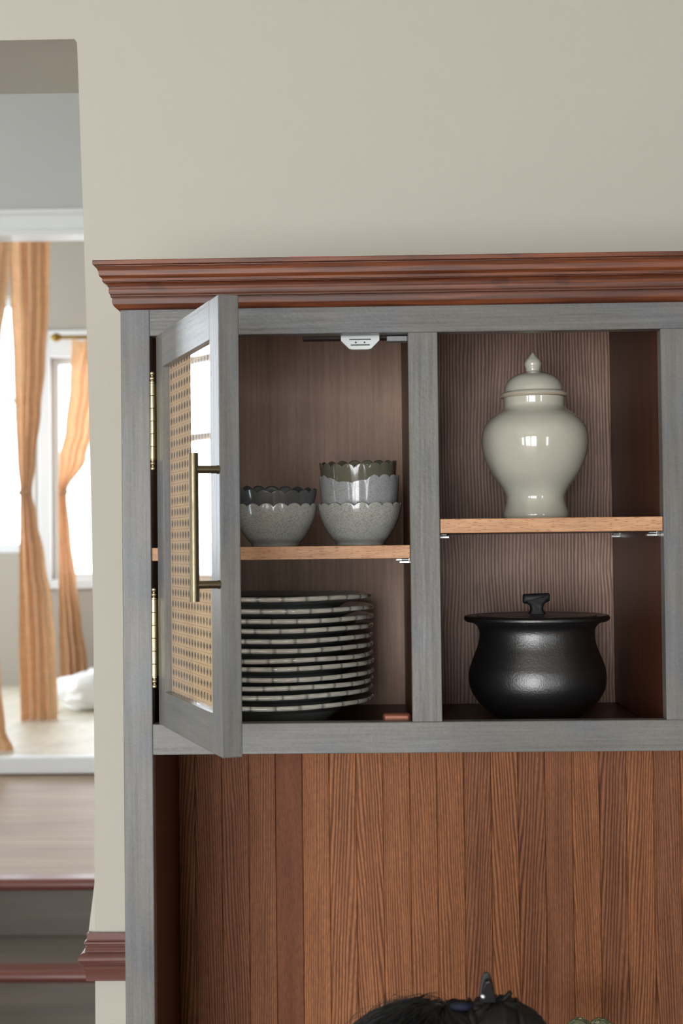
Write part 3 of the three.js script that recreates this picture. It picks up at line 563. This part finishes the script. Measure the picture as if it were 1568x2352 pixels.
{
  const px = (p, s) => (p - 855) * s;                                  // widths along the wall, read at the curtain's own distance
  const row = (d, list) => { const s = d / 3200; return list.map(([y, a, b]) => [1.49 + (1273 - y) * s, px(a, s), px(b, s)]); };
  curtain('tall tan tied-back curtain in the middle of the sunroom, reaching the floor', [[3.41, -1.9, -1.66], ...row(7.29, [[560, 24, 118], [700, 28, 116], [850, 34, 105], [950, 36, 94], [1070, 39, 80], [1145, 44, 70], [1200, 42, 80], [1300, 40, 97], [1400, 39, 112], [1500, 38, 120]]), [0.588, -1.853, -1.663]], -5.72, 4, 0.04, [-1.822, 1.782, 0.036], 0.4);
  curtain('tan curtain at the far window, swept to the left and tied', [[2.835, -1.93, -1.62], ...row(8.97, [[900, 160, 235], [1000, 150, 215], [1065, 136, 198], [1145, 133, 152], [1250, 131, 160], [1350, 130, 170], [1450, 131, 182], [1530, 132, 196]]), [0.588, -2.02, -1.835]], -7.4, 4, 0.04, [-1.998, 1.85, 0.036], 1.9);
  curtain('tan curtain nearest the steps, cut by the picture edge, with a trailing corner', [[3.29, -1.78, -1.58], ...row(6.19, [[560, -60, 25], [640, -68, 18], [700, -75, 11], [780, -82, 0], [1145, -75, -48], [1400, -80, -20], [1590, -78, -2], [1690, -70, 9]]), [0.588, -1.76, -1.598]], -4.62, 4, 0.025, [-1.772, 1.738, 0.036], 3.1);
  const rodThing = (label, x0, x1, y, z) => { const t = thing('curtain_rod', label, 'curtain rod', [0, 0, 0]); mesh('pole', rod(x0, y, z, x1, y, z, 0.013, 16), M.gilt, t); for (const x of [x0, x1]) { const f = turned(spline([[0.012, 0], [0.02, 0.01], [0.03, 0.035], [0.02, 0.06], [0.006, 0.075], [0, 0.08]], 24), 20); f.rotateZ(x === x0 ? Math.PI / 2 : -Math.PI / 2); f.translate(x, y, z); mesh('finial', f, M.gilt, t); }
    return t; };
  const far = rodThing('brass curtain rod with a finial over the far sunroom window', -2.0, -1.2, 2.855, -7.4);
  for (const b of [box(-1.66, -1.64, 2.845, 2.865, -7.575, -7.4), box(-1.3, -1.28, 2.845, 2.865, -7.575, -7.4)]) mesh('bracket', b, M.gilt, far);
  const mid = rodThing('brass curtain rod hung from the sunroom ceiling above the middle curtain', -3.0, -1.6, 3.43, -5.72);
  for (const b of [box(-2.95, -2.93, 3.43, 3.9, -5.73, -5.71), box(-1.65, -1.63, 3.43, 3.9, -5.73, -5.71)]) mesh('bracket', b, M.gilt, mid);
  const near = rodThing('brass curtain rod behind the wide sunroom opening', -3.2, -1.54, 3.31, -4.62);
  for (const b of [box(-3.1, -3.08, 3.3, 3.32, -4.62, -4.53), box(-1.6, -1.58, 3.3, 3.32, -4.62, -4.53)]) mesh('bracket', b, M.gilt, near);
  // white fluffy pouf on the sunroom floor
  const g = new THREE.SphereGeometry(1, 64, 40), p = g.attributes.position;
  for (let i = 0; i < p.count; i++) { const v = new THREE.Vector3().fromBufferAttribute(p, i), a = Math.atan2(v.z, v.x) / (2 * Math.PI) + 0.5, k = 1 + 0.6 * (fbm(a, v.y * 0.5 + 0.5, 7, 3, 3) - 0.5); p.setXYZ(i, v.x * 0.2 * k, Math.max(v.y * 0.12 * k, -0.09), v.z * 0.2 * k); }
  g.computeVertexNormals();
  const c = mesh('pouf', g, M.fluff); c.position.set(-1.6, 0.676, -6.25); tag(c, 'white lumpy floor pouf beneath the far curtain', 'pouf');
}

// ------------------------------------------------------------------ green dried flower heads in a pot on the counter
{
  const t = thing('dried_flowers', 'grey-green ruffled flower heads just showing above the lower picture edge', 'flowers', [0.266, 0.76, -0.2]);
  mesh('vase', turned([...spline([[0, 0], [0.03, 0], [0.036, 0.02], [0.034, 0.045], [0.024, 0.062], [0.026, 0.07]], 30), new THREE.Vector2(0.022, 0.068), new THREE.Vector2(0.022, 0.03), new THREE.Vector2(0, 0.02)], 40), M.bowlSlate, t);
  for (const [x, y, z, r] of [[-0.0145, 0.118, 0.004, 0.0165], [0.0125, 0.1175, 0.002, 0.016], [0.03, 0.109, -0.006, 0.014]]) {
    const head = [], col = [];
    for (let k = 0; k < 150; k++) {                                     // small ruffled petals around the head
      const g = new THREE.SphereGeometry(r * 0.3, 6, 4); g.scale(1, 0.32, 0.8); const a = Math.acos(1 - 2 * (k + 0.5) / 150), b = k * 2.39996;
      const d = new THREE.Vector3(Math.sin(a) * Math.cos(b), Math.cos(a), Math.sin(a) * Math.sin(b)); g.rotateY(rnd() * 6); g.rotateX((rnd() - 0.5) * 1.6);
      g.applyQuaternion(new THREE.Quaternion().setFromUnitVectors(new THREE.Vector3(0, 1, 0), d)); g.translate(d.x * r * 0.85, d.y * r * 0.85, d.z * r * 0.85); g.translate(x, y, z);
      const gi = g.toNonIndexed(), s = 0.6 + 0.8 * rnd(), warm = rnd() * 0.25; gi.setAttribute('color', new THREE.BufferAttribute(Float32Array.from({ length: gi.attributes.position.count * 3 }, (_, i) => s * [1 + warm, 1, 1 - warm][i % 3]), 3)); head.push(gi);
    }
    mesh('flower_head', mergeGeometries(head), M.sage, t);
    mesh('stem', rod(x * 0.4, 0.03, z * 0.4, x, y - r * 0.6, z, 0.0012, 8), M.slot, t);
  }
}

// ------------------------------------------------------------------ person, seen only from the top of the hair
{
  const HX = 0.056, HZ = 0.42, HY = 1.0;                                   // middle of the head; the face looks to the left
  const t = thing('person', 'person with dark hair pinned up by a black claw clip, standing before the hutch', 'person', [HX, 0, HZ]);
  function field(res, half, centre, bones, k) {
    const mc = new MarchingCubes(res, M.skin, false, false, 120000); mc.isolation = 0;
    const hs = res / 2; let q = 0;
    for (let z = 0; z < res; z++) for (let y = 0; y < res; y++) for (let x = 0; x < res; x++, q++) {
      const X = centre[0] + ((x - hs) / hs) * half, Y = centre[1] + ((y - hs) / hs) * half, Z = centre[2] + ((z - hs) / hs) * half;
      let s = 0;
      for (const b of bones) {
        const [ax, ay, az, ra, bx, by, bz, rb] = b, dx = bx - ax, dy = by - ay, dz = bz - az, l2 = dx * dx + dy * dy + dz * dz || 1e-9;
        const h = clamp(((X - ax) * dx + (Y - ay) * dy + (Z - az) * dz) / l2), d = Math.hypot(X - ax - dx * h, Y - ay - dy * h, Z - az - dz * h) - (ra + (rb - ra) * h);
        s += Math.exp(-d / k);
      }
      mc.field[q] = s > 0 ? k * Math.log(s) : -1;
    }
    mc.update();
    const n = mc.count, P = new Float32Array(n * 3), N = new Float32Array(n * 3);
    for (let i = 0; i < n; i++) for (let c = 0; c < 3; c++) { P[3 * i + c] = mc.positionArray[3 * i + c] * half + centre[c]; N[3 * i + c] = mc.normalArray[3 * i + c]; }
    const g = new THREE.BufferGeometry(); g.setAttribute('position', new THREE.BufferAttribute(P, 3)); g.setAttribute('normal', new THREE.BufferAttribute(N, 3)); g.setAttribute('uv', new THREE.BufferAttribute(new Float32Array(n * 2), 2));
    return g;
  }
  const B = [], both = (f) => { for (const s of [-1, 1]) f(s); };
  B.push([0.015, 0.9, 0, 0.034, 0.008, 0.82, 0, 0.037], [0.008, 0.78, 0, 0.06, 0, 0.62, 0, 0.066], [0, 0.62, 0, 0.066, 0.004, 0.52, 0, 0.07]);
  both((s) => {
    B.push([0.008, 0.8, 0, 0.045, 0.008, 0.79, s * 0.085, 0.035], [0.008, 0.79, s * 0.098, 0.03, 0.012, 0.64, s * 0.132, 0.025], [0.012, 0.64, s * 0.132, 0.025, -0.01, 0.51, s * 0.14, 0.018]);
    B.push([0.004, 0.54, s * 0.042, 0.055, 0, 0.3, s * 0.05, 0.042], [0, 0.3, s * 0.05, 0.04, 0.012, 0.07, s * 0.05, 0.025], [0.014, 0.05, s * 0.05, 0.028, -0.085, 0.022, s * 0.055, 0.02]);
    B.push([-0.01, 0.5, s * 0.14, 0.018, -0.02, 0.455, s * 0.138, 0.02]);
    for (let f = 0; f < 4; f++) { const dx = -0.036 + f * 0.0115; B.push([dx, 0.448, s * 0.138, 0.0068, dx - 0.003, 0.418 - (f === 0 || f === 3 ? -0.006 : 0), s * 0.136, 0.006], [dx - 0.003, 0.418, s * 0.136, 0.006, dx - 0.002, 0.396 + (f === 3 ? 0.01 : 0), s * 0.13, 0.005]); }
    B.push([-0.034, 0.472, s * 0.134, 0.0075, -0.05, 0.448, s * 0.128, 0.0065], [-0.05, 0.448, s * 0.128, 0.0065, -0.052, 0.428, s * 0.126, 0.0055]);
  });
  const body = field(110, 0.48, [0, 0.46, 0], B, 0.006);
  const F = [[0.01, 1.02, 0, 0.078, -0.012, 1.01, 0, 0.07], [-0.03, 0.96, 0, 0.052, -0.05, 0.915, 0, 0.026], [0.02, 0.94, 0, 0.036, 0.014, 0.87, 0, 0.035], [-0.085, 0.985, 0, 0.008, -0.098, 0.955, 0, 0.0105], [-0.078, 0.93, -0.014, 0.007, -0.078, 0.93, 0.014, 0.007], [-0.074, 0.918, -0.01, 0.008, -0.074, 0.918, 0.01, 0.008]];
  both((s) => { F.push([-0.058, 0.985, s * 0.034, 0.02, -0.05, 0.955, s * 0.036, 0.022], [0.012, 0.985, s * 0.07, 0.012, 0.014, 0.955, s * 0.068, 0.009], [-0.076, 0.985, s * 0.028, 0.0105, -0.076, 0.984, s * 0.028, 0.0105]); });
  const head = field(80, 0.13, [-0.01, 0.975, 0], F, 0.005);
  mesh('body', mergeGeometries([body, head]), M.skin, t);
  // clothes
  const C = [[0.008, 0.79, 0, 0.066, 0.002, 0.6, 0, 0.075], [0.002, 0.6, 0, 0.075, 0.004, 0.5, 0, 0.08]]; both((s) => C.push([0.008, 0.798, 0, 0.05, 0.008, 0.79, s * 0.09, 0.042], [0.008, 0.79, s * 0.098, 0.038, 0.011, 0.68, s * 0.124, 0.034]));
  mesh('shirt', field(60, 0.24, [0, 0.66, 0], C, 0.008), M.cloth, t);
  const L = []; both((s) => L.push([0.004, 0.53, s * 0.045, 0.073, 0, 0.3, s * 0.05, 0.052], [0, 0.3, s * 0.05, 0.05, 0.012, 0.075, s * 0.05, 0.036]));
  mesh('trousers', field(60, 0.32, [0, 0.31, 0], L, 0.008), M.trouser, t);
  both((s) => mesh('shoe', field(36, 0.11, [-0.035, 0.04, s * 0.052], [[0.012, 0.032, s * 0.05, 0.032, -0.08, 0.024, s * 0.055, 0.026]], 0.004), M.gloss, t));
  both((s) => { const e = new THREE.SphereGeometry(0.0085, 16, 12); e.translate(-0.08, 0.984, s * 0.028); mesh('eye', e, std({ color: 0x201510, roughness: 0.2 }), t); });
  // hair: a pinned-up mass with loose strands
  const hg = new THREE.SphereGeometry(1, 96, 64), hp = hg.attributes.position, lift = (x) => 0.004 * Math.exp(-((x - 0.3) ** 2) / 0.2);
  for (let i = 0; i < hp.count; i++) {
    const v = new THREE.Vector3().fromBufferAttribute(hp, i), a = Math.atan2(v.z, v.x) / (2 * Math.PI) + 0.5, n = fbm(a, v.y * 0.5 + 0.5, 60, 6, 3) - 0.5;
    let k = 1 + 0.06 * n; const low = smooth(-0.1, -0.6, v.y);
    hp.setXYZ(i, v.x * 0.112 * k * (1 - 0.25 * low) + (v.x < 0 ? 0.035 * low : 0), v.y * 0.106 * k + lift(v.x) + 0.003, v.z * 0.096 * k * (1 - 0.2 * low));
  }
  hg.computeVertexNormals(); hg.translate(-0.002, HY, 0);
  const cut = (g) => { const q = g.toNonIndexed(), P = q.attributes.position, keep = []; for (let i = 0; i < P.count; i += 3) { const x = (P.getX(i) + P.getX(i + 1) + P.getX(i + 2)) / 3, y = (P.getY(i) + P.getY(i + 1) + P.getY(i + 2)) / 3; if (x > -0.055 || y > 1.02) keep.push(i, i + 1, i + 2); } const o = new THREE.BufferGeometry(); for (const k of ['position', 'normal', 'uv']) { const A = q.attributes[k], n = A.itemSize, d = new Float32Array(keep.length * n); keep.forEach((s, j) => { for (let c = 0; c < n; c++) d[j * n + c] = A.array[s * n + c]; }); o.setAttribute(k, new THREE.BufferAttribute(d, n)); } return o; };
  const hair = mesh('hair', cut(hg), M.hair, t);
  const bun = new THREE.SphereGeometry(1, 64, 40), bp = bun.attributes.position;
  for (let i = 0; i < bp.count; i++) { const v = new THREE.Vector3().fromBufferAttribute(bp, i), a = Math.atan2(v.z, v.x) / (2 * Math.PI) + 0.5, k = 1 + 0.16 * (fbm(a + v.y * 0.3, v.y * 0.5 + 0.5, 26, 7, 3) - 0.5); bp.setXYZ(i, v.x * 0.05 * k, v.y * 0.05 * k, v.z * 0.05 * k); }
  bun.computeVertexNormals(); bun.translate(0.04, 1.067, 0); mesh('hair_bun', bun, M.hair, t);
  const ribbons = [];
  const strand = (pts, r) => ribbons.push(new THREE.TubeGeometry(new THREE.CatmullRomCurve3(pts), 12, r, 4));
  const on = (a, e, s) => new THREE.Vector3(-0.002 + Math.cos(e) * Math.cos(a) * 0.112 * s, HY + 0.003 + Math.sin(e) * 0.106 * s, Math.cos(e) * Math.sin(a) * 0.096 * s);
  for (let i = 0; i < 520; i++) {                                          // combed towards the clip
    const a = rnd() * Math.PI * 2, e0 = 0.1 + rnd() * 0.7, fl = 1.005 + rnd() * 0.03 + (Math.cos(a) < -0.3 ? rnd() * 0.06 : 0), pts = [];
    for (let k = 0; k <= 5; k++) { const f = k / 5; pts.push(on(a + (rnd() - 0.5) * 0.12 * (1 - f), e0 + (1.35 - e0) * f, fl + (rnd() - 0.5) * 0.02)); }
    strand(pts, 0.00022 + rnd() * 0.0002);
  }
  for (let i = 0; i < 60; i++) {                                           // stray hairs standing off
    const a = Math.PI + (rnd() - 0.5) * 2.2, e0 = 0.5 + rnd() * 0.7, h = 0.04 + rnd() * 0.1;
    strand([on(a, e0, 1), on(a + 0.1 * (rnd() - 0.5), e0 + 0.15, 1 + h), on(a + 0.3 * (rnd() - 0.5), e0 + 0.34, 1 + h * 1.1), on(a + 0.5 * (rnd() - 0.5), e0 + 0.5, 1.01)], 0.00018);
  }
  const st = mesh('loose_strands', merge(ribbons), M.hair, t); st.userData.kind = 'stuff';
  // claw clip, elastic and a small crystal
  const claw = [];
  for (const s of [-1, 1]) for (let k = 0; k < 4; k++) { const x = 0.018 + k * 0.013; claw.push(new THREE.TubeGeometry(new THREE.CatmullRomCurve3([new THREE.Vector3(x, 1.112, s * 0.004), new THREE.Vector3(x + 0.002, 1.108, s * 0.024), new THREE.Vector3(x + 0.004, 1.085, s * 0.04)]), 10, 0.0028, 8)); }
  claw.push(rod(0.012, 1.111, -0.004, 0.06, 1.111, -0.004, 0.003, 10), rod(0.012, 1.111, 0.004, 0.06, 1.111, 0.004, 0.003, 10));
  const grip = new THREE.Shape([[-0.0052, 0], [0.0062, 0], [0.0046, 0.01], [0.003, 0.0155], [0.0012, 0.0175], [-0.001, 0.0168], [-0.003, 0.012]].map((p) => new THREE.Vector2(...p)));
  for (const s of [-1, 1]) { const g = new THREE.ExtrudeGeometry(grip, { depth: 0.004, bevelEnabled: true, bevelSize: 0.0008, bevelThickness: 0.0008, bevelSegments: 2 }); g.rotateX(s * 0.2); g.translate(0.033, 1.1185, s * 0.006 - 0.002); claw.push(planar(g)); }
  claw.push(rod(0.044, 1.114, 0, 0.052, 1.124, 0.004, 0.0022, 8));
  mesh('hair_clip', merge(claw), M.gloss, t);
  const gem = new THREE.IcosahedronGeometry(0.0021, 1); gem.translate(0.0292, 1.1225, 0.009); mesh('crystal', gem, M.gem, t);
  const tie = new THREE.TorusGeometry(0.0065, 0.0032, 12, 32); tie.rotateX(Math.PI / 2 - 0.35); tie.translate(0.012, 1.1125, 0.004); mesh('hair_tie', tie, M.blue, t).userData.label = 'dark blue hair elastic';
}

scene.traverse((o) => { if (o.isMesh) o.castShadow = o.receiveShadow = true; });
renderer.render(scene, camera);
